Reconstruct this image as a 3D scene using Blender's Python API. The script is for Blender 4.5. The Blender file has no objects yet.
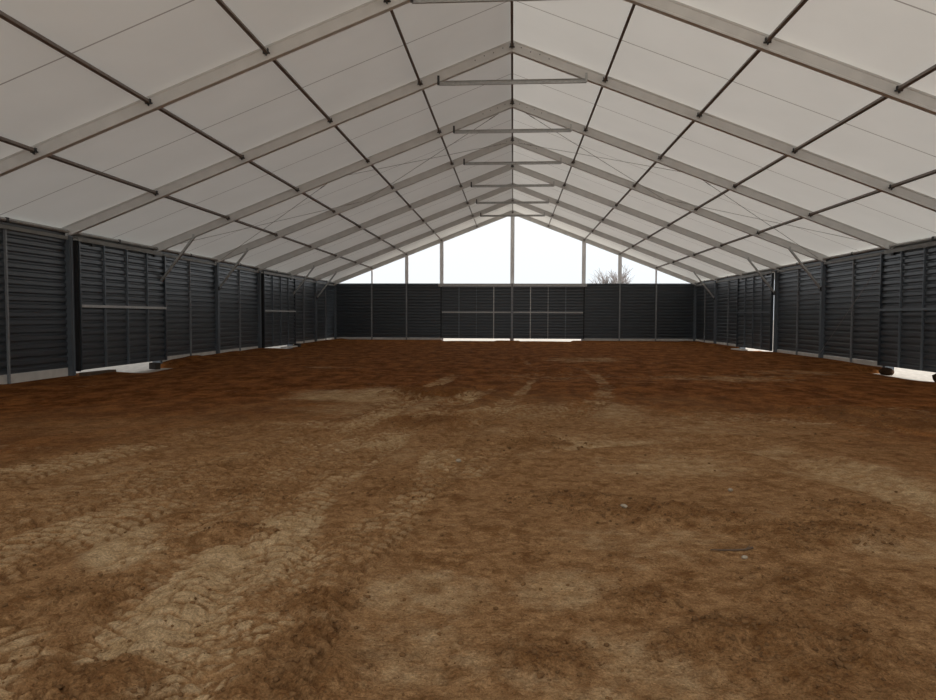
import bpy, math, random
import numpy as np

random.seed(7)
sc = bpy.context.scene
C = sc.collection

# ------------------------------------------------------------------ constants (metres)
D0 = 14.31                 # distance of the nearest frame in view
BAY = 5.0
W = 12.57                  # inner face of the posts
HR = 8.82                  # underside of the rafters at the ridge
SL = 0.3885                # roof slope
COS = 1 / math.sqrt(1 + SL * SL)
RD = 0.29 / COS            # rafter depth measured vertically
YG = D0 + 7 * BAY          # gable
YF = 0.3                  # open front end


def FY(k):
    return D0 + BAY * k


def under(x):
    return HR - SL * abs(x)


ORD = ['zeroth', 'first', 'second', 'third', 'fourth', 'fifth', 'sixth', 'seventh', 'eighth', 'ninth']

# ------------------------------------------------------------------ materials


def new_mat(name):
    m = bpy.data.materials.new(name)
    m.use_nodes = True
    nt = m.node_tree
    for n in list(nt.nodes):
        nt.nodes.remove(n)
    out = nt.nodes.new('ShaderNodeOutputMaterial')
    return m, nt, out


def N(nt, typ, **kw):
    n = nt.nodes.new(typ)
    for k, v in kw.items():
        setattr(n, k, v)
    return n


def pmat(name, col, rough=0.5, metal=0.0, var=0.12, scale=6.0, bump=0.0, bscale=40.0, spec=0.5):
    m, nt, out = new_mat(name)
    b = N(nt, 'ShaderNodeBsdfPrincipled')
    tc = N(nt, 'ShaderNodeTexCoord')
    nz = N(nt, 'ShaderNodeTexNoise')
    nz.inputs['Scale'].default_value = scale
    nz.inputs['Detail'].default_value = 5
    nt.links.new(tc.outputs['Object'], nz.inputs['Vector'])
    rp = N(nt, 'ShaderNodeValToRGB')
    rp.color_ramp.elements[0].position = 0.3
    rp.color_ramp.elements[1].position = 0.7
    rp.color_ramp.elements[0].color = (*[c * (1 - var) for c in col], 1)
    rp.color_ramp.elements[1].color = (*[min(1, c * (1 + var)) for c in col], 1)
    nt.links.new(nz.outputs['Fac'], rp.inputs['Fac'])
    nt.links.new(rp.outputs['Color'], b.inputs['Base Color'])
    b.inputs['Roughness'].default_value = rough
    b.inputs['Metallic'].default_value = metal
    b.inputs['Specular IOR Level'].default_value = spec
    if bump:
        n2 = N(nt, 'ShaderNodeTexNoise')
        n2.inputs['Scale'].default_value = bscale
        n2.inputs['Detail'].default_value = 4
        nt.links.new(tc.outputs['Object'], n2.inputs['Vector'])
        bp = N(nt, 'ShaderNodeBump')
        bp.inputs['Strength'].default_value = bump
        bp.inputs['Distance'].default_value = 0.02
        nt.links.new(n2.outputs['Fac'], bp.inputs['Height'])
        nt.links.new(bp.outputs['Normal'], b.inputs['Normal'])
    nt.links.new(b.outputs['BSDF'], out.inputs['Surface'])
    return m


M_ALU = pmat('brushed_aluminium', (0.66, 0.65, 0.63), 0.5, 0.0, 0.06, 3.0)
M_GPOST = pmat('pale_grey_post', (0.90, 0.91, 0.93), 0.5, 0.0, 0.05, 3.0)
M_GALV = pmat('galvanised_steel', (0.46, 0.46, 0.45), 0.45, 0.5, 0.12, 14.0)
M_TUBE = pmat('purlin_steel', (0.18, 0.15, 0.13), 0.55, 0.0, 0.12, 8.0)
M_CLAMP = pmat('dark_fitting', (0.06, 0.06, 0.06), 0.5, 0.5, 0.1, 20.0)
M_SHEET = pmat('anthracite_sheet', (0.031, 0.039, 0.048), 0.34, 0.0, 0.10, 1.2, spec=0.85)
M_POST = pmat('grey_painted_post', (0.135, 0.155, 0.175), 0.4, 0.3, 0.08, 3.0)
M_RUBBER = pmat('black_rubber', (0.012, 0.012, 0.013), 0.8, 0.0, 0.1, 10.0)
M_SKIRT = pmat('pale_concrete', (0.62, 0.60, 0.56), 0.85, 0.0, 0.10, 3.0, 0.2, 20)
M_GRAVEL = pmat('pale_gravel', (0.42, 0.385, 0.34), 0.9, 0.0, 0.28, 5.0, 0.6, 9)
M_BARK = pmat('grey_bark', (0.26, 0.235, 0.23), 0.9, 0.0, 0.2, 4.0)
M_WOOD = pmat('weathered_wood', (0.10, 0.065, 0.04), 0.85, 0.0, 0.25, 6.0, 0.3, 30)
M_DARKWOOD = pmat('damp_dark_timber', (0.030, 0.022, 0.018), 0.8, 0.0, 0.25, 6.0, 0.3, 30)
M_STONE = pmat('pale_stone', (0.36, 0.30, 0.22), 0.85, 0.0, 0.15, 30.0, 0.3, 60)
M_LUMP = pmat('dark_damp_soil', (0.045, 0.026, 0.016), 0.95, 0.0, 0.3, 6.0, 0.4, 20, spec=0.05)
M_SLAB = pmat('white_slab', (0.72, 0.70, 0.66), 0.8, 0.0, 0.08, 6.0)
M_STUD = pmat('zinc_stud', (0.24, 0.25, 0.26), 0.45, 0.2, 0.1, 6.0)
M_RAIL = pmat('weathered_steel_rail', (0.22, 0.215, 0.20), 0.5, 0.2, 0.2, 2.0)
M_CABLE = pmat('steel_cable', (0.36, 0.34, 0.32), 0.5, 0.4, 0.05, 10.0)


def membrane_mat():
    m, nt, out = new_mat('white_pvc_membrane')
    tc = N(nt, 'ShaderNodeTexCoord')
    sep = N(nt, 'ShaderNodeSeparateXYZ')
    nt.links.new(tc.outputs['Object'], sep.inputs[0])
    # welded seam in the middle of every bay (double layer of cloth)
    a = N(nt, 'ShaderNodeMath', operation='SUBTRACT')
    a.inputs[1].default_value = D0 + 2.5 - 25
    nt.links.new(sep.outputs['Y'], a.inputs[0])
    md = N(nt, 'ShaderNodeMath', operation='MODULO')
    md.inputs[1].default_value = BAY
    nt.links.new(a.outputs[0], md.inputs[0])
    lt = N(nt, 'ShaderNodeMath', operation='LESS_THAN')
    lt.inputs[1].default_value = 0.035
    nt.links.new(md.outputs[0], lt.inputs[0])
    nz = N(nt, 'ShaderNodeTexNoise')
    nz.inputs['Scale'].default_value = 0.7
    nz.inputs['Detail'].default_value = 6
    nt.links.new(tc.outputs['Object'], nz.inputs['Vector'])
    rp = N(nt, 'ShaderNodeValToRGB')
    rp.color_ramp.elements[0].position = 0.3
    rp.color_ramp.elements[1].position = 0.7
    rp.color_ramp.elements[0].color = (0.86, 0.855, 0.815, 1)
    rp.color_ramp.elements[1].color = (0.90, 0.895, 0.855, 1)
    nt.links.new(nz.outputs['Fac'], rp.inputs['Fac'])
    mx = N(nt, 'ShaderNodeMixRGB')
    mx.inputs['Color2'].default_value = (0.42, 0.39, 0.36, 1)
    nt.links.new(lt.outputs[0], mx.inputs['Fac'])
    nt.links.new(rp.outputs['Color'], mx.inputs['Color1'])
    df = N(nt, 'ShaderNodeBsdfDiffuse')
    tr = N(nt, 'ShaderNodeBsdfTranslucent')
    nt.links.new(mx.outputs['Color'], df.inputs['Color'])
    nt.links.new(mx.outputs['Color'], tr.inputs['Color'])
    ms = N(nt, 'ShaderNodeMixShader')
    ms.inputs['Fac'].default_value = TRANSLUCENCY
    nt.links.new(df.outputs[0], ms.inputs[1])
    nt.links.new(tr.outputs[0], ms.inputs[2])
    nt.links.new(ms.outputs[0], out.inputs['Surface'])
    return m


TRANSLUCENCY = 0.138
M_MEMB = membrane_mat()

# ------------------------------------------------------------------ mesh helpers


WLOC = {}                  # where every mesh has its origin in the hall


class MB:
    def __init__(self):
        self.v, self.f = [], []

    def add(self, vs, fs):
        o = len(self.v)
        self.v += [tuple(p) for p in vs]
        self.f += [tuple(i + o for i in f) for f in fs]
        return self

    def box(self, x0, x1, y0, y1, z0, z1):
        vs = [(x, y, z) for x in (x0, x1) for y in (y0, y1) for z in (z0, z1)]
        return self.add(vs, [(0, 1, 3, 2), (4, 6, 7, 5), (0, 4, 5, 1), (2, 3, 7, 6), (0, 2, 6, 4), (1, 5, 7, 3)])

    def beam(self, p0, p1, w, h, up=(0, 0, 1)):
        """rectangular bar from p0 to p1, w across, h along up"""
        p0, p1, up = np.array(p0, float), np.array(p1, float), np.array(up, float)
        d = p1 - p0
        d /= np.linalg.norm(d)
        s = np.cross(d, up)
        s /= np.linalg.norm(s)
        u = np.cross(s, d)
        vs = []
        for p in (p0, p1):
            for a, b in ((-1, -1), (1, -1), (1, 1), (-1, 1)):
                vs.append(p + s * a * w / 2 + u * b * h / 2)
        return self.add(vs, [(3, 2, 1, 0), (4, 5, 6, 7), (0, 1, 5, 4), (1, 2, 6, 5), (2, 3, 7, 6), (3, 0, 4, 7)])

    def tube(self, pts, r, n=8, cap=True):
        pts = [np.array(p, float) for p in pts]
        rs = r if isinstance(r, (list, tuple)) else [r] * len(pts)
        vs, fs = [], []
        for i, p in enumerate(pts):
            d = pts[min(i + 1, len(pts) - 1)] - pts[max(i - 1, 0)]
            d /= np.linalg.norm(d)
            a = np.array([0, 0, 1.]) if abs(d[2]) < 0.9 else np.array([1., 0, 0])
            s = np.cross(d, a)
            s /= np.linalg.norm(s)
            u = np.cross(s, d)
            for k in range(n):
                t = 2 * math.pi * k / n
                vs.append(p + rs[i] * (s * math.cos(t) + u * math.sin(t)))
        for i in range(len(pts) - 1):
            for k in range(n):
                fs.append((i * n + k, i * n + (k + 1) % n, (i + 1) * n + (k + 1) % n, (i + 1) * n + k))
        if cap:
            fs.append(tuple(reversed(range(n))))
            fs.append(tuple(range((len(pts) - 1) * n, len(pts) * n)))
        return self.add(vs, fs)

    def build(self, name, mat, parent=None, loc=(0, 0, 0), smooth=False):
        me = bpy.data.meshes.new(name)
        me.from_pydata([(p[0] - loc[0], p[1] - loc[1], p[2] - loc[2]) for p in self.v], [], self.f)
        me.materials.append(mat)
        if smooth:
            me.polygons.foreach_set('use_smooth', [True] * len(me.polygons))
        me.update()
        o = bpy.data.objects.new(name, me)
        C.objects.link(o)
        if parent is not None:
            pl = WLOC.get(parent.name, tuple(parent.location))
            o.parent = parent
            o.location = (loc[0] - pl[0], loc[1] - pl[1], loc[2] - pl[2])
        else:
            o.location = loc
        WLOC[o.name] = tuple(loc)
        return o


def tag(o, label=None, cat=None, group=None, kind=None):
    if label:
        o['label'] = label
    if cat:
        o['category'] = cat
    if group:
        o['group'] = group
    if kind:
        o['kind'] = kind
    return o


def empty(name, loc):
    o = bpy.data.objects.new(name, None)
    o.empty_display_size = 0.3
    C.objects.link(o)
    o.location = loc
    return o


# ------------------------------------------------------------------ floor of churned soil


def h2(ix, iy, seed):
    a = (ix.astype(np.int64) * 374761393 + iy.astype(np.int64) * 668265263 + seed * 974711) & 0xFFFFFFFF
    a = ((a ^ (a >> 13)) * 1274126177) & 0xFFFFFFFF
    a = ((a ^ (a >> 16)) * 2246822519) & 0xFFFFFFFF
    return ((a ^ (a >> 15)) & 0xFFFFFF) / float(0xFFFFFF)


def vnoise(x, y, seed):
    ix, iy = np.floor(x), np.floor(y)
    fx, fy = x - ix, y - iy
    fx = fx * fx * fx * (fx * (fx * 6 - 15) + 10)
    fy = fy * fy * fy * (fy * (fy * 6 - 15) + 10)
    a, b = h2(ix, iy, seed), h2(ix + 1, iy, seed)
    c, d = h2(ix, iy + 1, seed), h2(ix + 1, iy + 1, seed)
    return (a + (b - a) * fx) * (1 - fy) + (c + (d - c) * fx) * fy - 0.5


def fbm(x, y, wl, octs, seed, gain=0.55):
    s, amp = 0, 1.0
    for i in range(octs):
        c, sn = math.cos(0.7 * i + 0.3), math.sin(0.7 * i + 0.3)
        s = s + amp * vnoise((c * x - sn * y) / wl, (sn * x + c * y) / wl, seed + i * 17)
        wl *= 0.5
        amp *= gain
    return s


def sstep(a, b, x):
    t = np.clip((x - a) / (b - a), 0, 1)
    return t * t * (3 - 2 * t)


def catmull(pts, n=14):
    P = [np.array(p, float) for p in pts]
    P = [2 * P[0] - P[1]] + P + [2 * P[-1] - P[-2]]
    out = []
    for i in range(1, len(P) - 2):
        for k in range(n):
            t = k / n
            a, b, c, d = P[i - 1], P[i], P[i + 1], P[i + 2]
            out.append(0.5 * (2 * b + (c - a) * t + (2 * a - 5 * b + 4 * c - d) * t * t + (3 * b - a - 3 * c + d) * t ** 3))
    out.append(P[-2])
    return np.array(out)


def track_coords(x, y, line, maxd):
    """nearest signed distance and run length along a polyline, only near it"""
    best = np.full(x.shape, 9e9)
    sd = np.full(x.shape, 9e9)
    run = np.zeros(x.shape)
    acc = 0.0
    for a, b in zip(line[:-1], line[1:]):
        d = b - a
        L = np.hypot(*d)
        if L < 1e-6:
            continue
        lo, hi = np.minimum(a, b) - maxd, np.maximum(a, b) + maxd
        idx = np.nonzero((x > lo[0]) & (x < hi[0]) & (y > lo[1]) & (y < hi[1]))
        if len(idx[0]):
            px, py = x[idx] - a[0], y[idx] - a[1]
            t = np.clip((px * d[0] + py * d[1]) / (L * L), 0, 1)
            ex, ey = px - t * d[0], py - t * d[1]
            dist = np.hypot(ex, ey)
            better = dist < best[idx]
            sub = tuple(i[better] for i in idx)
            best[sub] = dist[better]
            sd[sub] = (np.sign(d[0] * ey - d[1] * ex) * dist)[better]
            run[sub] = (acc + t * L)[better]
        acc += L
    return best, sd, run


# wheel tracks of the loader that levelled the ground: centre line, half width, dryness, lug strength
TRACKS = [
    ([(-1.12, 2.3), (-1.25, 3.1), (-1.36, 3.6), (-1.52, 4.4), (-1.72, 5.4), (-1.77, 6.9), (-1.60, 9.4), (-1.15, 12.6), (-0.4, 16.0)], 0.30, 0.60, 1.0),
    ([(-2.15, 2.6), (-2.30, 4.0), (-2.28, 4.9), (-2.20, 5.9), (-2.30, 7.6), (-2.12, 11.8), (-1.9, 15.5), (-1.5, 19.5)], 0.33, 0.50, 1.0),
    ([(-1.55, 2.3), (-1.75, 3.5), (-1.95, 4.6)], 0.35, 0.66, 0.8),
    ([(-1.05, 2.6), (-1.10, 3.9), (-1.05, 4.8), (-0.85, 5.8), (-0.70, 7.7), (-0.60, 10.1), (-0.25, 12.2), (0.30, 15.5), (0.70, 19.5), (0.80, 22.5), (0.45, 27.0)], 0.25, 0.46, 1.0),
    ([(-0.45, 7.2), (0.17, 9.6), (1.05, 11.7), (1.85, 14.2), (2.30, 17.0), (2.40, 21.0), (2.0, 24.5)], 0.32, 0.40, 0.9),
    ([(-0.2, 8.0), (0.66, 8.9), (1.60, 9.4), (2.80, 9.4), (3.35, 8.4), (3.76, 6.4), (3.9, 5.2)], 0.36, 0.46, 0.3),
    ([(-5.1, 6.5), (-4.75, 7.9), (-4.1, 9.6), (-3.1, 10.3), (-1.9, 10.2), (-0.4, 11.6), (1.5, 13.2)], 0.36, 0.38, 0.9),
    ([(-3.5, 3.6), (-3.30, 4.6), (-3.10, 5.5), (-2.85, 6.6), (-2.3, 8.6), (-1.2, 11.0), (0.2, 13.0)], 0.40, 0.48, 1.0),
    ([(-4.1, 4.9), (-3.7, 6.2), (-3.3, 7.6), (-2.6, 9.4)], 0.38, 0.42, 1.0),
    ([(1.2, 8.0), (2.2, 8.3), (3.2, 7.4), (3.75, 5.9)], 0.30, 0.34, 0.2),
    ([(2.4, 11.5), (4.2, 11.6), (6.2, 10.4), (7.6, 8.8)], 0.40, 0.30, 0.3),
    ([(-3.9, 34.0), (-3.3, 31.5), (-3.2, 28.5), (-3.8, 27.0)], 0.22, 0.30, 0.2),
    ([(7.5, 15.5), (6.0, 18.5), (3.5, 20.5), (-1.0, 21.0), (-5.5, 19.5)], 0.30, 0.22, 0.4),
    ([(5.0, 24.0), (6.8, 21.5), (7.5, 17.5)], 0.30, 0.20, 0.3),
]
# dry, pale compacted patches (x, y, radius x, radius y, strength)
PATCHES = [
    (-2.55, 4.5, 0.42, 0.42, 0.74), (-2.9, 4.9, 0.5, 0.5, 0.62), (-1.75, 3.35, 0.36, 0.40, 0.74), (-1.27, 3.5, 0.30, 0.40, 0.62), (-1.5, 2.8, 0.6, 0.4, 0.50),
    (-2.9, 14.4, 0.9, 1.5, 0.52), (-3.9, 14.3, 1.0, 1.2, 0.50), (-0.35, 4.1, 0.35, 0.35, 0.42), (-0.63, 3.95, 0.3, 0.4, 0.40), (0.37, 4.15, 0.35, 0.35, 0.42), (-0.5, 3.3, 0.5, 0.4, 0.34), (0.5, 3.2, 0.5, 0.35, 0.30),
    (2.2, 7.9, 0.8, 0.8, 0.34), (3.6, 7.3, 0.6, 0.9, 0.42), (1.45, 7.6, 0.7, 0.5, 0.34), (0.5, 9.6, 1.3, 0.9, 0.34), (-3.6, 6.6, 0.9, 1.5, 0.36), (-2.5, 8.5, 1.6, 1.6, 0.26),
    (3.0, 11.0, 2.2, 1.4, 0.26), (1.2, 12.2, 1.6, 1.2, 0.34), (6.0, 19.5, 2.2, 1.2, 0.22), (0.9, 19.0, 1.5, 2.0, 0.14), (-2.2, 12.4, 1.6, 1.6, 0.28), (2.1, 3.1, 0.4, 0.3, 0.22), (2.9, 5.0, 0.5, 0.4, 0.30), (8.5, 22.0, 2.0, 1.2, 0.22),
    (-6.0, 22.0, 1.6, 0.8, 0.22), (3.0, 27.0, 1.6, 1.5, 0.2), (6.4, 12.6, 1.4, 0.8, 0.26), (0.9, 5.0, 0.7, 0.4, 0.18)]
# crumbly dark heaps (x, y, radius, height)
HEAPS = [(-2.37, 6.2, 0.26, 0.05), (-1.55, 14.9, 0.8, 0.12), (-1.05, 10.8, 0.6, 0.07), (5.85, 12.3, 0.7, 0.09), (5.9, 10.8, 0.6, 0.06), (1.03, 3.45, 0.22, 0.03), (1.3, 3.55, 0.22, 0.025),
         (1.6, 3.15, 0.34, 0.04), (1.55, 3.6, 0.3, 0.025), (0.8, 4.0, 0.18, 0.02), (0.5, 6.2, 0.32, 0.03), (1.07, 5.85, 0.36, 0.035), (-0.88, 3.0, 0.22, 0.03), (-1.0, 3.85, 0.18, 0.03), (-0.95, 3.4, 0.18, 0.03),
         (2.95, 6.0, 0.28, 0.03), (0.26, 3.3, 0.18, 0.025), (2.2, 5.2, 0.30, 0.03), (2.57, 5.3, 0.26, 0.03), (1.6, 5.7, 0.3, 0.03), (-1.75, 2.95, 0.24, 0.025), (-2.5, 3.9, 0.25, 0.02), (1.85, 4.2, 0.3, 0.025), (0.4, 9.0, 0.5, 0.03),
         (-0.9, 6.6, 0.35, 0.02), (-2.0, 5.1, 0.2, 0.025)]


def build_floor():
    inv = np.linspace(1 / 2.35, 1 / (YG + 0.12), 760)
    ys = np.concatenate([[-1.5, -0.5, 0.3, 1.0, 1.6, 2.0], 1 / inv])
    nc = 860
    s = np.linspace(-1, 1, nc)
    wy = np.clip(0.82 * ys + 1.2, 2.2, 12.78)
    inner = wy[:, None] * s[None, :]
    k = np.array([0.15, 0.45, 1.0])
    right = wy[:, None] + (12.80 - wy)[:, None] * k[None, :]
    X = np.concatenate([-right[:, ::-1], inner, right], axis=1)
    Y = np.repeat(ys[:, None], X.shape[1], axis=1)
    res = np.maximum(np.gradient(ys)[:, None] * 0.9, (2 * wy / nc)[:, None]) * np.ones_like(X)

    def oct_(wl, seed):
        return vnoise(X / wl + 31, Y / wl + 11, seed) * sstep(0.9, 0.3, res / wl)

    # where the soil is loose and where it is dry and pressed flat
    dry = np.zeros_like(X)
    lug = np.zeros_like(X)
    z = 0.10 * fbm(X, Y, 5.5, 2, 3) * sstep(2.0, 5.0, Y) * 0.5
    wob = 0.35 * fbm(X, Y, 1.1, 3, 51)
    crack = np.zeros_like(X)
    for i, (pts, hw, dr, ls) in enumerate(TRACKS):
        line = catmull(pts)
        best, sd, run = track_coords(X, Y, line, hw * 2.4)
        hwv = hw * (1 - 0.55 * sstep(9, 20, Y))
        inside = sstep(hwv * 1.35, hwv * 0.7, best + wob * 0.40)
        fsoft = sstep(22, 10, Y)
        fade = 0.75 + (0.3 + 0.8 * fsoft) * vnoise(X / 0.9, Y / 0.9, 77 + i) + 0.5 * fsoft * vnoise(X / 0.3, Y / 0.3, 177 + i)
        far = sstep(27, 11, Y) * 0.70 + 0.30
        dry = np.maximum(dry, 1.25 * dr * far * inside * np.clip(fade, 0, 1.25))
        z = z - 0.018 * inside * sstep(8, 3, np.abs(X)) + 0.015 * np.exp(-((best - hw * 1.35) / 0.10) ** 2)
        # tread prints: rows of pillow-like pads with pressed furrows between them
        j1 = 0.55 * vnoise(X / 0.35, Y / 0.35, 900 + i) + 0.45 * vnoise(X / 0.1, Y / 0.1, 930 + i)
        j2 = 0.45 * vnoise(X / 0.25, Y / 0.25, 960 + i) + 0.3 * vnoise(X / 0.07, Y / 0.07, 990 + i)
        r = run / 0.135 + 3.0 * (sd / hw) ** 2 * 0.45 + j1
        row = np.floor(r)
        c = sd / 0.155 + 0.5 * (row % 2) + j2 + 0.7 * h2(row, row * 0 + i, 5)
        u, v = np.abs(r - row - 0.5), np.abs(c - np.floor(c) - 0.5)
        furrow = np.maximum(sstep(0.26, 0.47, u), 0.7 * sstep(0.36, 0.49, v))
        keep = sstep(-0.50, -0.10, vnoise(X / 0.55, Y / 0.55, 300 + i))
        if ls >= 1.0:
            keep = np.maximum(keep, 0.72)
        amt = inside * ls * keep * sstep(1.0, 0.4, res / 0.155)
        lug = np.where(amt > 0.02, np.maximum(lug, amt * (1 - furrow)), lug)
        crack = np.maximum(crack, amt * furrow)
    for (px, py, rx, ry, st) in PATCHES:
        d = np.hypot((X - px) / rx, (Y - py) / ry) + wob * 1.2
        dry = np.maximum(dry, 1.2 * st * sstep(1.4, 0.45, d))
    z = z + 0.014 * lug - 0.016 * crack
    loose = np.zeros_like(X)
    for (px, py, r, h) in HEAPS:
        d = np.hypot((X - px) / (r * 1.25), (Y - py) / r) + wob * 1.4
        m = sstep(1.4, 0.1, d + 0.9 * vnoise(X / 0.16, Y / 0.16, 555))
        loose = np.maximum(loose, m)
        z = z + h * m
    dry = dry * (1 - 0.85 * loose)
    big = fbm(X, Y, 2.6, 4, 21)
    dry = np.clip(dry + 0.22 * big, 0, 1)
    rough = np.clip(0.65 - dry + 0.9 * fbm(X, Y, 0.9, 3, 41), 0.12, 1) + 0.9 * loose
    z = z + 0.05 * oct_(1.7, 15) * sstep(9, 16, Y) + 0.020 * oct_(0.9, 5) + rough * (0.022 * oct_(0.31, 6) + 0.026 * np.maximum(oct_(0.14, 7), -0.1) + 0.020 * np.abs(oct_(0.065, 8)) + 0.012 * oct_(0.035, 9))
    # low banks against the walls, dips where the ground runs out under the sliding doors
    ax = np.abs(X)
    z = z * sstep(12.75, 11.8, ax) * sstep(YG + 0.1, YG - 0.8, Y)
    bank = 0.03 + 0.12 * np.clip(fbm(X * 0.3, Y, 1.6, 3, 61) + 0.15, 0, 1)
    nearleft = sstep(9.5, 12.0, -X) * sstep(15.0, 17.0, Y) * sstep(25.5, 24.0, Y)
    nearright = sstep(10.0, 12.0, X) * sstep(18.0, 19.0, Y) * sstep(29.0, 25.0, Y)
    z = z - 0.10 * nearleft - 0.03 * nearright
    z = z + bank * (1 - nearleft) * (1 - nearright) * np.exp(-((ax - 12.2) / 0.40) ** 2)
    z = z + 0.07 * np.exp(-((X - 11.75) / 0.45) ** 2) * sstep(23.2, 23.9, Y) * sstep(26.5, 24.5, Y)
    z = z + 0.03 * np.exp(-((X + 12.0) / 0.5) ** 2) * sstep(17.0, 18.2, Y) * sstep(20.9, 20.3, Y)

    def dip(x_sign, y0, y1, depth):
        edge = sstep(y0 - 0.15, y0 + 0.15, Y + 0.5 * wob) * sstep(y1 + 0.15, y1 - 0.15, Y + 0.5 * wob)
        m = edge * sstep(10.9, 12.05, X * x_sign + 0.4 * wob)
        return m, depth

    for sgn, y0, y1, dp in ((-1, 20.6, 23.95, 0.27), (-1, 37.3, 39.3, 0.27), (1, 36.9, 39.5, 0.27), (1, 34.6, 36.9, 0.06), (1, 19.6, 24.15, 0.30), (-1, 34.8, 37.3, 0.10), (-1, 19.5, 20.6, 0.06)):
        m, dp = dip(sgn, y0, y1, dp)
        z = z * (1 - m) - dp * m
    for x0, x1, dp in ((-4.9, -1.1, 0.14), (0.5, 4.1, 0.14), (-1.1, 0.5, 0.02)):
        m = sstep(x0 - 0.2, x0 + 0.2, X + wob * 0.3) * sstep(x1 + 0.2, x1 - 0.2, X + wob * 0.3) * sstep(YG - 1.5, YG - 0.4, Y)
        z = z * (1 - m) - dp * m
    # redder, moister soil away from the travelled middle
    red = sstep(8.0, 19.0, Y + 13.0 * np.clip(ax / 12, 0, 1) ** 1.5 * sstep(3.5, 9, Y) + 5.0 * big - 4.0 * dry)
    nr, ncol = X.shape
    co = np.stack([X, Y, z], axis=-1).reshape(-1, 3).astype(np.float32)
    me = bpy.data.meshes.new('floor')
    i = np.arange(nr - 1)[:, None] * ncol + np.arange(ncol - 1)[None, :]
    quads = np.stack([i, i + 1, i + 1 + ncol, i + ncol], axis=-1).reshape(-1, 4)
    me.vertices.add(len(co))
    me.vertices.foreach_set('co', co.ravel())
    me.loops.add(quads.size)
    me.loops.foreach_set('vertex_index', quads.ravel().astype(np.int32))
    me.polygons.add(len(quads))
    me.polygons.foreach_set('loop_start', (np.arange(len(quads)) * 4).astype(np.int32))
    me.polygons.foreach_set('use_smooth', np.ones(len(quads), bool))
    me.update(calc_edges=True)
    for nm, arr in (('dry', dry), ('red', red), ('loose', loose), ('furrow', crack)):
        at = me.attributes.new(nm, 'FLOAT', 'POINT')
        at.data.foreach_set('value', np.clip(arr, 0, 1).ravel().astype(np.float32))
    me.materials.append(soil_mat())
    o = bpy.data.objects.new('floor', me)
    C.objects.link(o)
    tag(o, 'brown churned soil floor with pale dry wheel tracks', kind='structure')
    return X, Y, z


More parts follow.
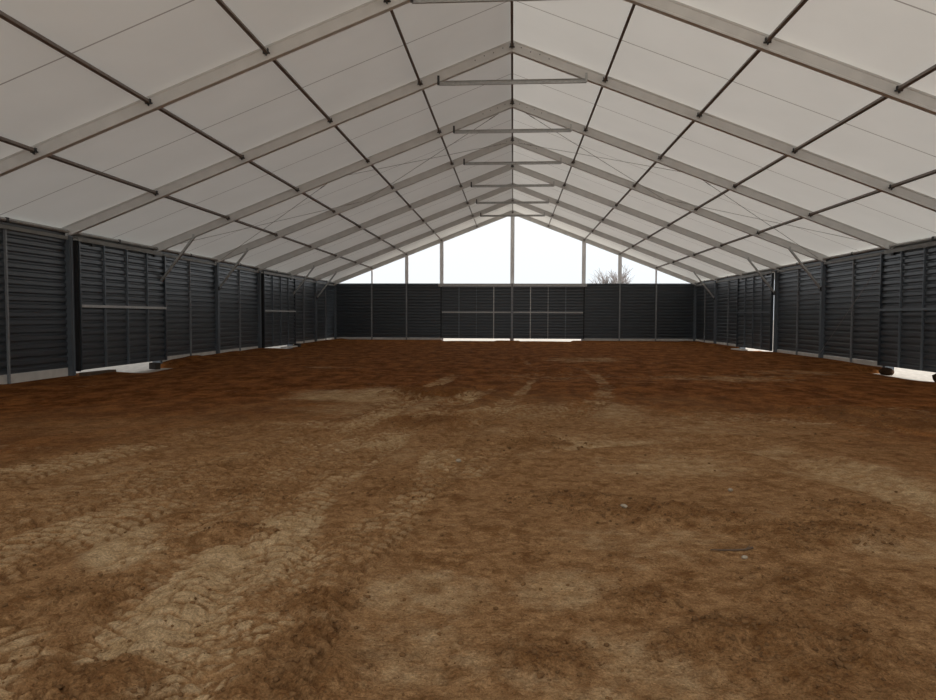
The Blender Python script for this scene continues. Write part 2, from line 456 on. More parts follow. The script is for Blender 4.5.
def soil_mat():
    m, nt, out = new_mat('churned_soil')
    L = nt.links.new
    geo = N(nt, 'ShaderNodeTexCoord')

    def attr(n):
        a = N(nt, 'ShaderNodeAttribute', attribute_name=n)
        return a.outputs['Fac']

    def noise(scale, detail=4, rough=0.6, stretch=None):
        nz = N(nt, 'ShaderNodeTexNoise')
        nz.inputs['Scale'].default_value = scale
        nz.inputs['Detail'].default_value = detail
        nz.inputs['Roughness'].default_value = rough
        L(geo.outputs['Object'], nz.inputs['Vector'])
        return nz.outputs['Fac']

    def ramp(src, p0, p1, c0=(0, 0, 0, 1), c1=(1, 1, 1, 1)):
        r = N(nt, 'ShaderNodeValToRGB')
        r.color_ramp.elements[0].position, r.color_ramp.elements[1].position = p0, p1
        r.color_ramp.elements[0].color, r.color_ramp.elements[1].color = c0, c1
        L(src, r.inputs['Fac'])
        return r.outputs['Color']

    def mix(f, a, b, t='MIX'):
        x = N(nt, 'ShaderNodeMixRGB', blend_type=t)
        for s, v in (('Fac', f), ('Color1', a), ('Color2', b)):
            if isinstance(v, (tuple, float, int)):
                x.inputs[s].default_value = v
            else:
                L(v, x.inputs[s])
        return x.outputs['Color']

    def math_(op, a, b=None):
        x = N(nt, 'ShaderNodeMath', operation=op)
        for k, v in enumerate((a, b)):
            if v is None:
                continue
            if isinstance(v, (float, int)):
                x.inputs[k].default_value = v
            else:
                L(v, x.inputs[k])
        return x.outputs[0]

    brown = mix(ramp(noise(9.0, 6, 0.7), 0.35, 0.68), SOIL['brown0'], SOIL['brown1'])
    # lengthways mottling: light and shade of far clods painted into the colour
    mp = N(nt, 'ShaderNodeMapping')
    mp.inputs['Scale'].default_value = (1.0, 0.60, 1.0)
    L(geo.outputs['Object'], mp.inputs['Vector'])
    mottle = N(nt, 'ShaderNodeTexNoise')
    mottle.inputs['Scale'].default_value = 1.9
    mottle.inputs['Detail'].default_value = 9
    mottle.inputs['Roughness'].default_value = 0.75
    L(mp.outputs['Vector'], mottle.inputs['Vector'])
    redc = mix(ramp(mottle.outputs['Fac'], 0.43, 0.58), SOIL['red0'], SOIL['red1'])
    base = mix(attr('red'), brown, redc)
    tan = mix(ramp(noise(5.0, 6, 0.65), 0.35, 0.7), SOIL['tan0'], SOIL['tan1'])
    # dust lies in flecks and ragged sheets
    f = math_('ADD', attr('dry'), math_('MULTIPLY', math_('SUBTRACT', noise(7.0, 8, 0.72), 0.5), 1.15))
    f = math_('ADD', f, math_('MULTIPLY', math_('SUBTRACT', noise(1.25, 10, 0.78), 0.5), 1.25))
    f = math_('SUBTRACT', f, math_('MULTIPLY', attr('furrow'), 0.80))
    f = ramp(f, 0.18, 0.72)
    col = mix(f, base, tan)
    # moist streaks where the crust is scraped off
    sf = math_('MULTIPLY', ramp(noise(3.0, 10, 0.80), 0.50, 0.60), math_('SUBTRACT', 0.70, math_('MULTIPLY', attr('dry'), 0.80)))
    col = mix(sf, col, SOIL['streak'])
    col = mix(math_('MULTIPLY', attr('loose'), 0.42), col, SOIL['streak'])  # heaps painted darker for the shade among their crumbs
    # dark moist crumbs
    crumbs = ramp(noise(19.0, 8, 0.78), 0.52, 0.64)
    cf = math_('MULTIPLY', crumbs, math_('ADD', 0.45, math_('MULTIPLY', attr('loose'), 0.4)))
    col = mix(cf, col, SOIL['crumb'])
    # grit
    grit = ramp(noise(70.0, 4, 0.8), 0.36, 0.64, (0.70, 0.68, 0.65, 1), (1.42, 1.42, 1.42, 1))
    col = mix(1.0, col, grit, 'MULTIPLY')
    b = N(nt, 'ShaderNodeBsdfPrincipled')
    L(col, b.inputs['Base Color'])
    b.inputs['Roughness'].default_value = 0.95
    b.inputs['Specular IOR Level'].default_value = 0.05
    hgt = math_('ADD', math_('MULTIPLY', noise(28.0, 7, 0.72), 0.6), math_('MULTIPLY', noise(6.0, 5, 0.6), 1.0))
    bp = N(nt, 'ShaderNodeBump')
    bp.inputs['Strength'].default_value = 0.85
    bp.inputs['Distance'].default_value = 0.12
    L(hgt, bp.inputs['Height'])
    L(bp.outputs['Normal'], b.inputs['Normal'])
    L(b.outputs['BSDF'], out.inputs['Surface'])
    return m


SOIL = dict(brown0=(0.270, 0.140, 0.060, 1), brown1=(0.50, 0.300, 0.145, 1),
            red0=(0.125, 0.040, 0.009, 1), red1=(0.32, 0.126, 0.037, 1),
            tan0=(0.48, 0.320, 0.165, 1), tan1=(0.68, 0.500, 0.300, 1),
            crumb=(0.095, 0.040, 0.014, 1), streak=(0.165, 0.072, 0.022, 1))

FX, FYY, FZ = build_floor()


def floor_z(x, y):
    r = int(np.argmin(np.abs(FYY[:, 0] - y)))
    c = int(np.argmin(np.abs(FX[r] - x)))
    return float(FZ[r, c])


# ground outside
g = MB()
g.add([(-400, -200, -0.21), (400, -200, -0.21), (400, 600, -0.21), (-400, 600, -0.21)], [(0, 1, 2, 3)])
tag(g.build('ground', M_GRAVEL), 'pale gravel ground outside the hall', kind='structure')

# ------------------------------------------------------------------ roof membrane
RT = RD - 0.012            # membrane sits in the top groove of the rafters
mb = MB()
EX = 13.0
ze = HR + RT - SL * EX
ys = [YF, YG + 0.02]
for sg in (-1, 1):
    vs = []
    for y in ys:
        vs += [(0, y, HR + RT), (sg * EX, y, ze), (sg * (EX + 0.04), y, 3.55)]
    mb.add(vs, [(0, 1, 4, 3), (1, 2, 5, 4)] if sg > 0 else [(0, 3, 4, 1), (1, 4, 5, 2)])
tag(mb.build('ceiling', M_MEMB), 'white translucent fabric roof stretched over the frames', kind='structure')

# ------------------------------------------------------------------ corrugated cladding


def sheet_profile(z0, z1, pitch=0.21, depth=0.042):
    """list of (z, offset) : broad flat set back, narrow rib standing proud"""
    out = []
    z = z0
    while z < z1 - 1e-6:
        for dz, o in ((0.0, 1), (0.098, 1), (0.138, 0), (0.170, 0), (0.2099, 1)):
            if z + dz <= z1 + 1e-6:
                out.append((z + dz, o * depth))
        z += pitch
    if out[-1][0] < z1 - 0.002:
        out.append((z1, 0))
    return out


def sheet_x(m, sg, X, y0, y1, z0, z1):
    """cladding in a side wall, inner flat at |x| = X, ribs towards the inside"""
    pr = sheet_profile(z0, z1)
    th = 0.02
    vs, fs = [], []
    for y in (y0, y1):
        for z, o in pr:
            vs.append((sg * (X - o), y, z))
        for z, o in pr:
            vs.append((sg * (X + th + 0.001 - o), y, z))
    n = len(pr)
    for i in range(n - 1):
        fs.append((i, i + 1, 2 * n + i + 1, 2 * n + i))
        fs.append((n + i, 3 * n + i, 3 * n + i + 1, n + i + 1))
        fs.append((i, n + i, n + i + 1, i + 1))
        fs.append((2 * n + i, 2 * n + i + 1, 3 * n + i + 1, 3 * n + i))
    fs.append((0, 2 * n, 3 * n, n))
    fs.append((n - 1, 2 * n - 1, 4 * n - 1, 3 * n - 1))
    m.add(vs, fs)


def sheet_y(m, Y, x0, x1, z0, z1):
    """cladding in the gable, inner flat at y = Y, ribs towards the inside"""
    pr = sheet_profile(z0, z1)
    th = 0.02
    vs, fs = [], []
    for x in (x0, x1):
        for z, o in pr:
            vs.append((x, Y - o, z))
        for z, o in pr:
            vs.append((x, Y + th + 0.001 - o, z))
    n = len(pr)
    for i in range(n - 1):
        fs.append((i, i + 1, 2 * n + i + 1, 2 * n + i))
        fs.append((n + i, 3 * n + i, 3 * n + i + 1, n + i + 1))
        fs.append((i, n + i, n + i + 1, i + 1))
        fs.append((2 * n + i, 2 * n + i + 1, 3 * n + i + 1, 3 * n + i))
    fs.append((0, 2 * n, 3 * n, n))
    fs.append((n - 1, 2 * n - 1, 4 * n - 1, 3 * n - 1))
    m.add(vs, fs)


XC = 12.73                 # flat of the side cladding
PH = 0.08                  # half width of a post along the wall
DOOR_BAYS = (1, 4)
for sg, side in ((-1, 'left'), (1, 'right')):
    m, k_ = MB(), MB()
    segs = [(YF, FY(0) - PH)] + [(FY(b) + PH, FY(b + 1) - PH) for b in range(7) if b not in DOOR_BAYS]
    for a, b in segs:
        a_, b_ = a + 0.005, b - 0.005
        if b > FY(7) - 1:
            b_ = FY(7) - PH - 0.005
        sheet_x(m, sg, XC, a_, b_, 0.145, 4.10)
        xs = sorted((sg * 12.70, sg * 12.80))
        k_.box(xs[0], xs[1], a_, b_, -0.30, 0.140)
    tag(m.build('wall_' + side, M_SHEET), 'dark grey ribbed sheet wall on the %s side' % side, kind='structure')
    tag(k_.build('baseboard_' + side, M_SKIRT), 'pale concrete kerb under the %s wall' % side, kind='structure')

m, k_ = MB(), MB()
YW = YG + 0.06
for x0, x1 in ((-12.565, -5.06), (5.06, 12.565)):
    sheet_y(m, YW, x0, x1, 0.150, 3.97)
    k_.box(x0, x1, YW - 0.02, YW + 0.08, -0.30, 0.145)
tag(m.build('wall_back', M_SHEET), 'dark grey ribbed sheet wall across the far gable', kind='structure')
tag(k_.build('baseboard_back', M_SKIRT), 'pale concrete kerb under the far gable wall', kind='structure')

# corner flashings of the gable
for sg in (-1, 1):
    q = MB()
    q.box(*sorted((sg * 12.40, sg * 12.62)), YG + 0.088, YG + 0.098, -0.2, 3.97)
    tag(q.build('trim_%d' % (5 if sg < 0 else 6), M_SHEET), 'dark corner flashing at the %s end of the far gable wall' % ('left' if sg < 0 else 'right'), kind='structure')

# rails along the wall heads, door tracks
n_trim = 0
for sg, side in ((-1, 'left'), (1, 'right')):
    m = MB()
    for b in range(-1, 7):
        a_, b_ = FY(b) + PH + 0.004, FY(b + 1) - PH - 0.004
        if b in DOOR_BAYS:
            x0, x1 = sorted((sg * 12.43, sg * 12.70))
            m.box(x0, x1, FY(b) + PH + 0.004, FY(b + 1) - PH - 0.004, 3.84, 3.90)
            m.box(*sorted((sg * 12.71, sg * 12.90)), FY(b) + PH + 0.004, FY(b + 1) - PH - 0.004, 3.84, 4.10)
            x0, x1 = sorted((sg * 12.415, sg * 12.43))
            m.box(x0, x1, FY(b) + PH + 0.004, FY(b + 1) - PH - 0.004, 3.78, 3.90)
        else:
            x0, x1 = sorted((sg * 12.60, sg * 12.69))
            m.box(x0, x1, a_, b_, 3.80, 3.90)
    n_trim += 1
    tag(m.build('trim_%d' % n_trim, M_RAIL), 'grey steel head rail along the top of the %s wall' % side, kind='structure')
m = MB()
m.box(-5.2, 5.2, YG - 0.20, YG - 0.03, 3.86, 3.99)
m.box(-5.2, 5.2, YG - 0.215, YG - 0.20, 3.78, 3.99)
n_trim += 1
tag(m.build('trim_%d' % n_trim, M_GALV), 'grey sliding door track across the far gable wall', kind='structure')
m = MB()
for x0, x1 in ((-12.5, -5.21), (5.21, 12.5)):
    m.box(x0, x1, YG + 0.0, YG + 0.10, 3.975, 4.01)
n_trim += 1
tag(m.build('trim_%d' % n_trim, M_POST), 'thin grey capping on the far gable wall', kind='structure')

# ------------------------------------------------------------------ sliding doors
n_door = 0


def side_door(sg, y0, y1, label, seal):
    global n_door
    n_door += 1
    m = MB()
    sheet_x(m, sg, 12.525, y0, y1, 0.05, 3.80)
    loc = (sg * 12.52, (y0 + y1) / 2, 0.05)
    d = tag(m.build('door_%d' % n_door, M_SHEET, loc=loc), label, kind='structure')

    def bx(name, a, b, c, e, x0=12.425, x1=12.488, mat=M_GALV):
        q = MB()
        xa, xb = sorted((sg * x0, sg * x1))
        q.box(xa, xb, a, b, c, e)
        return q.build(name, mat, d, loc=(sg * (x0 + x1) / 2, (a + b) / 2, c))
    for i in range(1, 4):
        y = y0 + (y1 - y0) * i / 4
        bx('stile', y - 0.02, y + 0.02, 0.06, 3.79, mat=M_POST)
    bx('rail', y0 + 0.04, y1 - 0.04, 1.88, 1.96, 12.405, 12.424, M_GALV if sg < 0 else M_POST)  # dimmer light on the right rail is put into its darker material
    for y in (y0, y1 - 0.05):
        bx('edge_frame', y - 0.002, y + 0.05, 0.045, 3.805, 12.425, 12.56, M_SHEET)
    if seal:
        bx('edge_seal', y0 - 0.065, y0 - 0.001, 0.02, 3.80, 12.46, 12.66, M_RUBBER)
    for y in (y0 + 0.7, y1 - 0.7):
        q = MB()
        q.box(*sorted((sg * 12.435, sg * 12.50)), y - 0.06, y + 0.06, 3.70, 3.775)
        q.build('hanger', M_CLAMP, d, loc=(sg * 12.46, y, 3.80))
    return d


side_door(-1, FY(1) + 0.15, FY(2) + 0.16, 'dark ribbed sliding door in the left wall, nearest the camera', True)
side_door(-1, FY(4) + 0.15, FY(5) + 0.20, 'dark ribbed sliding door in the left wall, farther from the camera', True)
side_door(1, FY(4) + 0.098, FY(5) + 0.20, 'dark ribbed sliding door in the right wall with a bright slit beside it', False)
side_door(1, FY(1) + 0.15, FY(2) + 0.16, 'dark ribbed sliding door in the right wall over a bright gap, nearest the camera', True)

for sg, nm in ((-1, 'left'), (1, 'right')):
    n_door += 1
    x0, x1 = sorted((sg * 0.06, sg * 4.98))
    m = MB()
    sheet_y(m, YG - 0.02, x0, x1, 0.12, 3.85)
    d = tag(m.build('door_%d' % n_door, M_SHEET, loc=((x0 + x1) / 2, YG - 0.02, 0.12)), 'dark ribbed sliding leaf on the %s of the far gable gate' % nm, kind='structure')
    for i in (1, 2, 3):
        x = x0 + (x1 - x0) * i / 4
        q = MB()
        wd = 0.035 if (i != 2) else 0.02
        if i == 2:
            wd = 0.016
        q.box(x - wd, x + wd, YG - 0.115, YG - 0.056, 0.13, 3.76)
        q.build('stile', M_GALV if (sg < 0) == (i == 3) or (sg > 0 and i == 2) else M_POST, d, loc=(x, YG - 0.085, 0.13))
    q = MB()
    q.box(x0 + 0.03, x1 - 0.03, YG - 0.135, YG - 0.116, 1.93, 2.02)
    q.build('rail', M_GALV, d, loc=((x0 + x1) / 2, YG - 0.125, 1.93))
    q = MB()
    xe = sorted((sg * 4.985, sg * 5.05))
    q.box(xe[0], xe[1], YG - 0.11, YG + 0.03, 0.12, 3.77)
    q.build('edge_seal', M_RUBBER, d, loc=(sg * 5.01, YG - 0.04, 0.12))

# ------------------------------------------------------------------ portal frames
# aluminium box section with keder grooves: (half width, height fraction)
SEC = [(-0.065, 0), (0.065, 0), (0.065, 0.035), (0.052, 0.045), (0.052, 0.235), (0.065, 0.245), (0.065, 0.262), (0.056, 0.266),
       (0.056, 0.272), (0.065, 0.276), (0.065, 0.29), (-0.065, 0.29), (-0.065, 0.276), (-0.056, 0.272), (-0.056, 0.266),
       (-0.065, 0.262), (-0.065, 0.245), (-0.052, 0.235), (-0.052, 0.045), (-0.065, 0.035)]
BRACED = {(-1, 2), (-1, 3), (-1, 5), (-1, 6), (1, 3), (1, 4), (1, 6)}
WHERE = {0: 'nearest aluminium roof frame, crossing the top corners of the view', 7: 'aluminium gable frame around the open white sky at the far end'}
for k in range(8):
    y = FY(k)
    fr = empty('portal_frame', (0, y, 0))
    if k in WHERE:
        lab = WHERE[k]
    else:
        lab = 'grey aluminium portal frame with collar tie, %s in front of the far gable frame' % ORD[7 - k]
    tag(fr, lab, 'frame', 'portal frames of the hall')
    for sg in (-1, 1):
        # rafter, cut plumb at the ridge
        m = MB()
        n = len(SEC)
        vs = []
        for X in (0.004, 12.93):
            for hw, h in SEC:
                vs.append((sg * X, y + hw, under(X) + h / COS))
        fs = [tuple(range(n)), tuple(reversed(range(n, 2 * n)))]
        for i in range(n):
            fs.append((i, n + i, n + (i + 1) % n, (i + 1) % n))
        m.add(vs, fs)
        raf = m.build('rafter', M_ALU, fr, loc=(0, y, HR))
        # post: box with a face groove, head cut to the slope
        m = MB()
        xi, xo = W, 12.86
        yb = [(-PH, 0), (PH, 0), (PH, 1), (-PH, 1)]
        prof = [(xi, -PH), (xi, -0.035), (xi + 0.018, -0.028), (xi + 0.018, 0.028), (xi, 0.035), (xi, PH), (xo, PH), (xo, -PH)]
        vs = [(sg * a, y + b, -0.25) for a, b in prof] + [(sg * a, y + b, under(a) - 0.004) for a, b in prof]
        n2 = len(prof)
        fs = [tuple(range(n2)), tuple(reversed(range(n2, 2 * n2)))] + [(i, n2 + i, n2 + (i + 1) % n2, (i + 1) % n2) for i in range(n2)]
        m.add(vs, fs)
        po = m.build('post', M_POST, fr, loc=(sg * W, y, 0))
        if (sg, k) in BRACED:
            m = MB()
            a, b = (12.56, 2.83), (11.27, under(11.27) + 0.02)
            m.beam((sg * a[0], y - 0.02, a[1]), (sg * b[0], y - 0.02, b[1]), 0.075, 0.085, (0, 1, 0))
            br = m.build('knee_brace', M_GALV, fr, loc=(sg * 12, y, 3.6))
            m = MB()
            m.box(*sorted((sg * 11.24, sg * 11.31)), y - 0.085, y - 0.066, under(11.27) - 0.03, under(11.27) + 0.10)
            m.build('bracket', M_GALV, br, loc=(sg * 11.3, y, 4.4))
            m = MB()
            m.box(*sorted((sg * 12.50, sg * 12.568)), y - 0.075, y + 0.035, 2.74, 2.90)
            m.build('bracket', M_CLAMP, br, loc=(sg * 12, y, 3.6))
    # ridge splice bolts
    if k < 4:
        for sg in (-1, 1):
            for X in (0.25, 0.5, 0.75, 1.0):
                z = under(X) + 0.19 - (0.02 if X in (0.5, 1.0) else 0)
                m = MB()
                m.box(sg * X - 0.012, sg * X + 0.012, y - 0.064, y - 0.0525, z - 0.012, z + 0.012)
                m.build('splice_bolt', M_CLAMP, fr, loc=(sg * X, y, z))
    if k < 7:
        m = MB()
        zt = under(2.0) - 0.035
        m.box(-2.0, 2.0, y - 0.035, y - 0.029, zt - 0.06, zt + 0.06)
        m.box(-2.0, 2.0, y - 0.075, y - 0.035, zt + 0.052, zt + 0.06)
        m.box(-2.0, 2.0, y - 0.075, y - 0.035, zt - 0.06, zt - 0.052)
        tie = m.build('collar_tie', M_GALV, fr, loc=(0, y, zt))
        for sg in (-1, 1):
            m = MB()
            m.box(sg * 2.0 - 0.03, sg * 2.0 + 0.03, y - 0.085, y - 0.0655, zt - 0.05, zt + 0.20)
            m.build('bracket', M_CLAMP if sg < 0 else M_GALV, tie, loc=(sg * 2, y, zt))

# ------------------------------------------------------------------ purlins: one tube per row and bay
ROWS = [(0, 'along the ridge')]
for i, X in enumerate((2.5, 5.0, 7.5, 10.0), 1):
    for sg in (-1, 1):
        ROWS.append((sg * X, '%s slope, %s row down from ridge' % ('left' if sg < 0 else 'right', ORD[i])))
proto = {}
for X, where in ROWS:
    for b in range(-1, 7):
        if b == -1 and (X == 0):
            continue
        z = under(X) + (0.17 if X else 0.14)
        y0 = FY(b) + 0.07
        L = BAY - 0.14
        key = 'ridge' if X == 0 else ('l' if X < 0 else 'r')
        if key not in proto:
            m = MB()
            up = (0, 0, 1) if X == 0 else (math.copysign(SL, X), 0, 1)
            m.beam((0, 0, 0), (0, L, 0), 0.065, 0.075, up)
            o = m.build('purlin', M_TUBE)
            m = MB()
            m.box(-0.075, 0.075, L - 0.012, L - 0.002, -0.045, -0.015)
            m.box(-0.055, -0.038, L - 0.07, L - 0.012, -0.05, 0.05)
            m.box(0.038, 0.055, L - 0.07, L - 0.012, -0.05, 0.05)
            m.box(-0.012, 0.012, L - 0.06, L - 0.012, -0.085, -0.044)
            c = m.build('clamp', M_CLAMP, o)
            proto[key] = (o, c)
        else:
            po, pc = proto[key]
            o = po.copy()
            C.objects.link(o)
            c = pc.copy()
            c.parent = o
            C.objects.link(c)
        o.location = (X, y0, z)
        c.location = (0, 0, 0)
        bay = 'bay beside the far gable' if b == 6 else '%s bay from far gable' % ORD[7 - b]
        tag(o, 'steel roof purlin %s, %s' % (where, bay), 'purlin', 'roof purlins')

# eave tubes on the wall heads
proto = None
for sg in (-1, 1):
    for b in range(0, 7):
        if proto is None:
            m = MB()
            m.tube([(0, 0, 0), (0, BAY - 0.17, 0)], 0.052, 10)
            o = m.build('eave_tube', M_GALV)
            m = MB()
            m.box(-0.055, 0.055, 2.36, 2.46, -0.052, 0.055)
            c = m.build('clip', M_CLAMP, o)
            proto = (o, c)
        else:
            o = proto[0].copy()
            C.objects.link(o)
            c = proto[1].copy()
            c.parent = o
            C.objects.link(c)
        o.location = (sg * 12.62, FY(b) + 0.085, 4.035)
        bay = 'bay beside the far gable' if b == 6 else '%s bay from far gable' % ORD[7 - b]
        tag(o, 'round steel eave tube on top of %s wall, %s' % ('left' if sg < 0 else 'right', bay), 'eave tube', 'eave tubes')

# wall studs
proto = None
for sg in (-1, 1):
    for b in (0, 2, 3, 5, 6):
        if sg > 0 and b == 0:
            continue
        if proto is None:
            m = MB()
            m.box(-0.03, 0.03, -0.025, 0.025, -0.25, 3.79)
            o = m.build('wall_stud', M_STUD)
            proto = o
        else:
            o = proto.copy()
            C.objects.link(o)
        o.location = (sg * 12.655, FY(b) + 2.5, 0)
        bay = 'bay beside the far gable' if b == 6 else '%s bay from far gable' % ORD[7 - b]
        tag(o, 'slim steel stud on the %s wall, middle of the %s' % ('left' if sg < 0 else 'right', bay), 'stud', 'studs of the side walls')

# gable posts (above and behind the sheets) and gable studs in front of the sheets
for X, w, nm in ((-10, 0.055, 'far left'), (-7.5, 0.125, 'second from left'), (-5, 0.135, 'left of the gable gate'), (0, 0.14, 'under the ridge'),
                 (5, 0.135, 'right of the gable gate'), (7.5, 0.125, 'second from right'), (10, 0.055, 'far right')):
    m = MB()
    y0, y1 = YG + 0.105, YG + 0.24
    top = [under(abs(X) - w if abs(X) > w else 0), under(abs(X) + w)]
    zt = under(abs(X)) + 0.16
    m.box(X - w, X + w, y0, y1, -0.2, zt)
    o = m.build('gable_post', M_GPOST, loc=(X, y0, 0))
    tag(o, 'upright grey gable post against the white sky, %s' % nm, 'gable post', 'posts in the gable opening')
for X, nm in ((-10, 'farthest left'), (-7.5, 'second from the left corner'), (0, 'between the two gate leaves'), (7.5, 'second from the right corner'), (10, 'farthest right')):
    m = MB()
    if X == 0:
        m.box(-0.05, 0.05, YG - 0.31, YG - 0.22, -0.1, 3.99)
    else:
        m.box(X - 0.045, X + 0.045, YG - 0.05, YG + 0.018, -0.2, 3.97)
    o = m.build('gable_stud', M_STUD, loc=(X, YG - 0.1, 0))
    tag(o, 'slim steel stud on the far gable wall, %s' % nm, 'stud', 'studs of the gable wall')

# ------------------------------------------------------------------ bracing cables


def cable(p0, p1, label, group, r=0.009):
    m = MB()
    m.tube([p0, p1], r, 6)
    # turnbuckle near one end
    o = m.build('bracing_cable', M_CABLE, loc=p0)
    a, b = np.array(p0), np.array(p1)
    m = MB()
    m.tube([a + (b - a) * 0.06, a + (b - a) * 0.09], r * 1.9, 6)
    m.build('turnbuckle', M_CABLE, o, loc=p0)
    tag(o, label, 'cable', group)


for sg, side in ((-1, 'left'), (1, 'right')):
    for (xa, xb, part) in ((0.25, 6.2, 'upper'), (6.3, 12.4, 'lower')):
        for ka, kb, d in ((2, 3, 'rising towards the camera'), (3, 2, 'rising away from the camera')):
            ya, yb = FY(ka) + (0.075 if ka < kb else -0.075), FY(kb) + (-0.075 if ka < kb else 0.075)
            dz = 0.06 if ka < kb else 0.10
            cable((sg * xa, ya, under(xa) + dz), (sg * xb, yb, under(xb) + dz),
                  'thin roof bracing cable, %s half of %s slope, %s' % (part, side, d), 'roof bracing cables')
cable((12.58, FY(2) + 0.09, 3.75), (12.58, FY(3) - 0.09, 0.25), 'thin bracing cable across the right wall beside the near sliding door', None, 0.010)

# ------------------------------------------------------------------ tree outside


def tree(loc, H, seed):
    rnd = random.Random(seed)
    trunk, br = MB(), MB()

    def grow(p, d, L, r, lvl, m):
        pts, rs = [p], [r]
        n = 4
        for i in range(n):
            d = d + np.array([rnd.gauss(0, .10), rnd.gauss(0, .10), rnd.gauss(0.03, .06)])
            d /= np.linalg.norm(d)
            p = p + d * L / n
            pts.append(p)
            rs.append(r * (1 - 0.75 * (i + 1) / n) + 0.008)
        m.tube(pts, rs, 5)
        if lvl < 4:
            for j in range(5 if lvl < 3 else 4):
                t = rnd.uniform(0.35, 1.0)
                q = pts[min(n, int(t * n))]
                a = rnd.uniform(0, 2 * math.pi)
                sp = rnd.uniform(0.35, 0.70)
                nd = d + sp * np.array([math.cos(a), math.sin(a), rnd.uniform(-0.1, 0.35)])
                nd /= np.linalg.norm(nd)
                grow(q, nd, L * rnd.uniform(0.5, 0.72), r * 0.5, lvl + 1, br)
    p = np.array([0, 0, 0.])
    pts = [p, p + [0.05, 0, 1.4], p + [0, 0.05, 2.9]]
    trunk.tube(pts, [0.30, 0.24, 0.20], 8)
    for j in range(7):
        a = 2 * math.pi * j / 7 + rnd.uniform(-.3, .3)
        nd = np.array([0.36 * math.cos(a), 0.36 * math.sin(a), 1.0])
        nd /= np.linalg.norm(nd)
        grow(np.array(pts[-1]) - np.array([0, 0, 0.2 * (j % 3)]), nd, H * 0.36, 0.12, 1, br)
    e = empty('bare_tree', loc)
    tag(e, 'leafless tree outside, seen over the far gable wall', 'tree')
    for nm, mm in (('trunk', trunk), ('branches', br)):
        o = mm.build(nm, M_BARK)
        o.parent = e
    return e


tree((14.6, 104.0, -0.21), 11.2, 5)

# ------------------------------------------------------------------ small things on the soil


def blob(name, mat, loc, size, seed, label=None, cat=None, group=None, rz=0):
    rnd = np.random.RandomState(seed)
    t = (1 + 5 ** .5) / 2
    v = np.array([(-1, t, 0), (1, t, 0), (-1, -t, 0), (1, -t, 0), (0, -1, t), (0, 1, t), (0, -1, -t), (0, 1, -t), (t, 0, -1), (t, 0, 1), (-t, 0, -1), (-t, 0, 1)], float)
    f = [(0, 11, 5), (0, 5, 1), (0, 1, 7), (0, 7, 10), (0, 10, 11), (1, 5, 9), (5, 11, 4), (11, 10, 2), (10, 7, 6), (7, 1, 8), (3, 9, 4), (3, 4, 2), (3, 2, 6), (3, 6, 8), (3, 8, 9), (4, 9, 5), (2, 4, 11), (6, 2, 10), (8, 6, 7), (9, 8, 1)]
    v /= np.linalg.norm(v[0])
    v = list(v)
    cache = {}
    f2 = []

    def mid(a, b):
        kk = (min(a, b), max(a, b))
        if kk not in cache:
            q = v[a] + v[b]
            v.append(q / np.linalg.norm(q))
            cache[kk] = len(v) - 1
        return cache[kk]
    for a, b, c in f:
        ab, bc, ca = mid(a, b), mid(b, c), mid(c, a)
        f2 += [(a, ab, ca), (b, bc, ab), (c, ca, bc), (ab, bc, ca)]
    v = np.array(v) * (1 + 0.22 * (rnd.rand(len(v), 1) - .5)) * np.array(size)
    m = MB().add(v, f2)
    o = m.build(name, mat)
    o.location = loc
    o.rotation_euler = (0, 0, rz)
    if label:
        tag(o, label, cat, group)
    return o


# stick lying on the soil to the right
m = MB()
pts = [(1.44, 4.83), (1.52, 4.815), (1.60, 4.835), (1.68, 4.84), (1.74, 4.875)]
pp = [(x, y, floor_z(x, y) + 0.008) for x, y in pts]
m.tube(pp, [0.004, 0.006, 0.006, 0.007, 0.008], 7)
st = m.build('stick', M_WOOD, loc=pp[0], smooth=True)
m = MB()
m.tube([pp[3], (pp[3][0] + 0.045, pp[3][1] + 0.05, pp[3][2] + 0.012)], [0.005, 0.003], 6)
m.build('twig_stub', M_WOOD, st, loc=pp[0])
tag(st, 'thin dark stick lying on the soil at lower right', 'stick')

for i, (x, y, s, lab) in enumerate([
        (1.63, 4.70, 0.017, 'small pale stone lying just below the stick'),
        (-0.55, 8.0, 0.030, 'small pale stone on the middle wheel track'),
        (2.12, 6.62, 0.022, 'small pale stone on the soil above the stick'),
        (1.02, 5.9, 0.024, 'small pale stone on loose soil left of the stick')]):
    blob('stone', M_STONE, (x, y, floor_z(x, y) + s * 0.45), (s * 1.3, s, s * 0.75), 40 + i, lab, 'stone', 'pale stones on the soil', i * 0.8)

# timber, slab and clods by the doors


def lying(name, mat, p0, p1, w, h, label, cat, sink=0.02):
    m = MB()
    m.beam(p0, p1, w, h)
    a = np.array(p0)
    o = m.build(name, mat, loc=p0)
    bv = o.modifiers.new('bevel', 'BEVEL')
    bv.width = 0.012
    bv.segments = 2
    tag(o, label, cat)
    return o


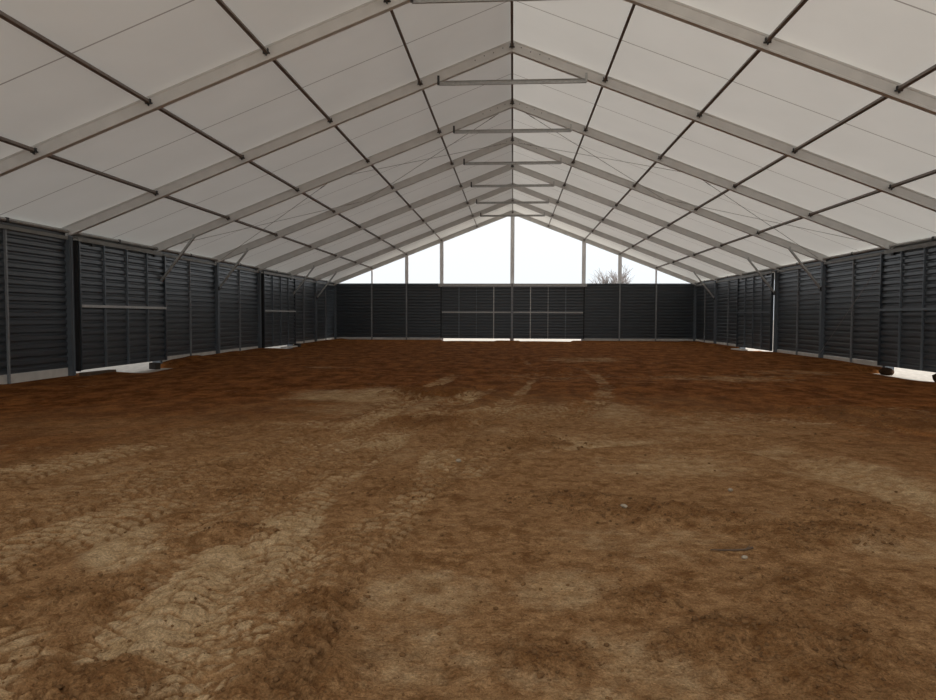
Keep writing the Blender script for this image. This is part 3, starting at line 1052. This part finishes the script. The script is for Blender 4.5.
lying('timber_block', M_DARKWOOD, (-12.24, 23.0, -0.06), (-11.95, 22.9, -0.07), 0.22, 0.22, 'dark timber block in the bright gap under the near left sliding door', 'timber')
lying('timber_block', M_DARKWOOD, (-12.15, 38.75, 0.0), (-12.15, 39.1, 0.0), 0.28, 0.20, 'dark timber block beside the farther left sliding door', 'timber')
lying('plank', M_WOOD, (-12.05, 18.9, -0.03), (-12.12, 20.5, -0.06), 0.22, 0.12, 'earthy plank lying under the near left sliding door', 'plank')
lying('plank', M_SLAB, (-12.1, 36.3, -0.03), (-12.1, 38.2, -0.03), 0.35, 0.06, 'pale plank lying under the farther left sliding door', 'plank')
lying('slab', M_SLAB, (11.95, 36.7, -0.02), (11.95, 38.2, -0.02), 0.40, 0.06, 'pale slab lying under the farther right sliding door', 'slab')
blob('soil_lump', M_LUMP, (12.30, 23.62, -0.12), (0.17, 0.36, 0.15), 3, 'dark lump at the far end of the right door gap', 'lump')
blob('soil_lump', M_LUMP, (11.75, 19.75, 0.02), (0.20, 0.24, 0.18), 9, 'dark lump at the right edge of the picture by the door gap', 'lump')

# crumbs of soil, beyond counting
rng = np.random.RandomState(11)
cv, cf = [], []
ico_v = np.array([(0, 0, 1), (0.89, 0, 0.45), (0.28, 0.85, 0.45), (-0.72, 0.53, 0.45), (-0.72, -0.53, 0.45), (0.28, -0.85, 0.45),
                  (0.72, 0.53, -0.45), (-0.28, 0.85, -0.45), (-0.89, 0, -0.45), (-0.28, -0.85, -0.45), (0.72, -0.53, -0.45), (0, 0, -1)])
ico_f = [(0, 1, 2), (0, 2, 3), (0, 3, 4), (0, 4, 5), (0, 5, 1), (1, 6, 2), (2, 7, 3), (3, 8, 4), (4, 9, 5), (5, 10, 1), (2, 6, 7), (3, 7, 8), (4, 8, 9), (5, 9, 10), (1, 10, 6), (11, 7, 6), (11, 8, 7), (11, 9, 8), (11, 10, 9), (11, 6, 10)]


def crumb(x, y, s):
    z = floor_z(x, y)
    v = ico_v * (1 + 0.5 * (rng.rand(12, 1) - .5)) * s * np.array([1.2, 1.0, 0.75])
    a = rng.rand() * 6.28
    c_, s_ = math.cos(a), math.sin(a)
    v = np.stack([v[:, 0] * c_ - v[:, 1] * s_ + x, v[:, 0] * s_ + v[:, 1] * c_ + y, v[:, 2] + z + s * 0.3], axis=1)
    o = len(cv)
    cv.extend(map(tuple, v))
    cf.extend(tuple(i + o for i in f) for f in ico_f)


for (px, py, r, h) in HEAPS:
    n = int((190 * min(r, 0.8) + 20) * (1 if py < 8 else 0.35))
    for _ in range(n):
        a, q = rng.rand() * 6.28, r * 1.2 * math.sqrt(rng.rand())
        crumb(px + q * math.cos(a) * 1.25, py + q * math.sin(a), (0.004 + 0.012 * rng.rand() ** 3) * (1 + 0.05 * py))
for _ in range(1100):
    yy = 1 / (1 / 2.6 + rng.rand() * (1 / 16 - 1 / 2.6))
    xx = (rng.rand() * 2 - 1) * 0.72 * yy - 0.05 * yy
    crumb(xx, yy, (0.003 + 0.010 * rng.rand() ** 4) * (1 + 0.05 * yy))
mm = MB()
mm.v, mm.f = cv, cf
M_CRUMB = pmat('soil_crumb', (0.165, 0.088, 0.038), 0.95, 0, 0.35, 9.0, spec=0.1)
tag(mm.build('soil_crumbs', M_CRUMB), 'crumbs of dark soil scattered over the floor', 'soil', kind='stuff')

# ------------------------------------------------------------------ light
w = bpy.data.worlds.new('overcast')
sc.world = w
w.use_nodes = True
nt = w.node_tree
for n in list(nt.nodes):
    nt.nodes.remove(n)
out = nt.nodes.new('ShaderNodeOutputWorld')
bg = nt.nodes.new('ShaderNodeBackground')
tc = nt.nodes.new('ShaderNodeTexCoord')
sp = nt.nodes.new('ShaderNodeSeparateXYZ')
rp = nt.nodes.new('ShaderNodeValToRGB')
nt.links.new(tc.outputs['Generated'], sp.inputs[0])
nt.links.new(sp.outputs['Z'], rp.inputs['Fac'])
rp.color_ramp.elements[0].position = 0.0
rp.color_ramp.elements[0].color = (0.88, 0.95, 1.0, 1)
rp.color_ramp.elements[1].position = 0.25
rp.color_ramp.elements[1].color = (1.0, 1.0, 1.0, 1)
nt.links.new(rp.outputs['Color'], bg.inputs['Color'])
bg.inputs['Strength'].default_value = 1.08
nt.links.new(bg.outputs[0], out.inputs['Surface'])

sun = bpy.data.lights.new('veiled_sun', 'SUN')
sun.energy = 6.9
sun.color = (1.0, 0.96, 0.90)
sun.angle = math.radians(28)
so = bpy.data.objects.new('veiled_sun', sun)
C.objects.link(so)
so.rotation_euler = (0, math.radians(60), 0)     # light comes down from the right (+x)

# ------------------------------------------------------------------ camera
from mathutils import Matrix, Vector
hc, f, yaw, pit, roll, xc = 1.639, 696.8, 0.0643, 0.0474, 0.0034, 0.073


def to_world(d):
    x, y, z = d
    c, s = math.cos(pit), math.sin(pit)
    y, z = c * y + s * z, -s * y + c * z
    c, s = math.cos(yaw), math.sin(yaw)
    return Vector((c * x - s * y, s * x + c * y, z))


cr, sr = math.cos(roll), math.sin(roll)
right = to_world((cr, 0, sr))
up = to_world((-sr, 0, cr))
fwd = to_world((0, 1, 0))
cam = bpy.data.cameras.new('camera')
cam.sensor_fit = 'HORIZONTAL'
cam.sensor_width = 36
cam.lens = f / 936 * 36
cam.clip_end = 2000
co = bpy.data.objects.new('camera', cam)
C.objects.link(co)
R = Matrix((right, up, -fwd)).transposed().to_4x4()
R.translation = Vector((xc, 0, hc))
co.matrix_world = R
sc.camera = co

sc.view_settings.view_transform = 'Standard'
sc.view_settings.look = 'None'
sc.view_settings.gamma = 1
sc.view_settings.use_curve_mapping = False
sc.view_settings.exposure = 0.0
sc.cycles.max_bounces = 10
sc.cycles.diffuse_bounces = 6
sc.cycles.transmission_bounces = 8
sc.cycles.use_denoising = True
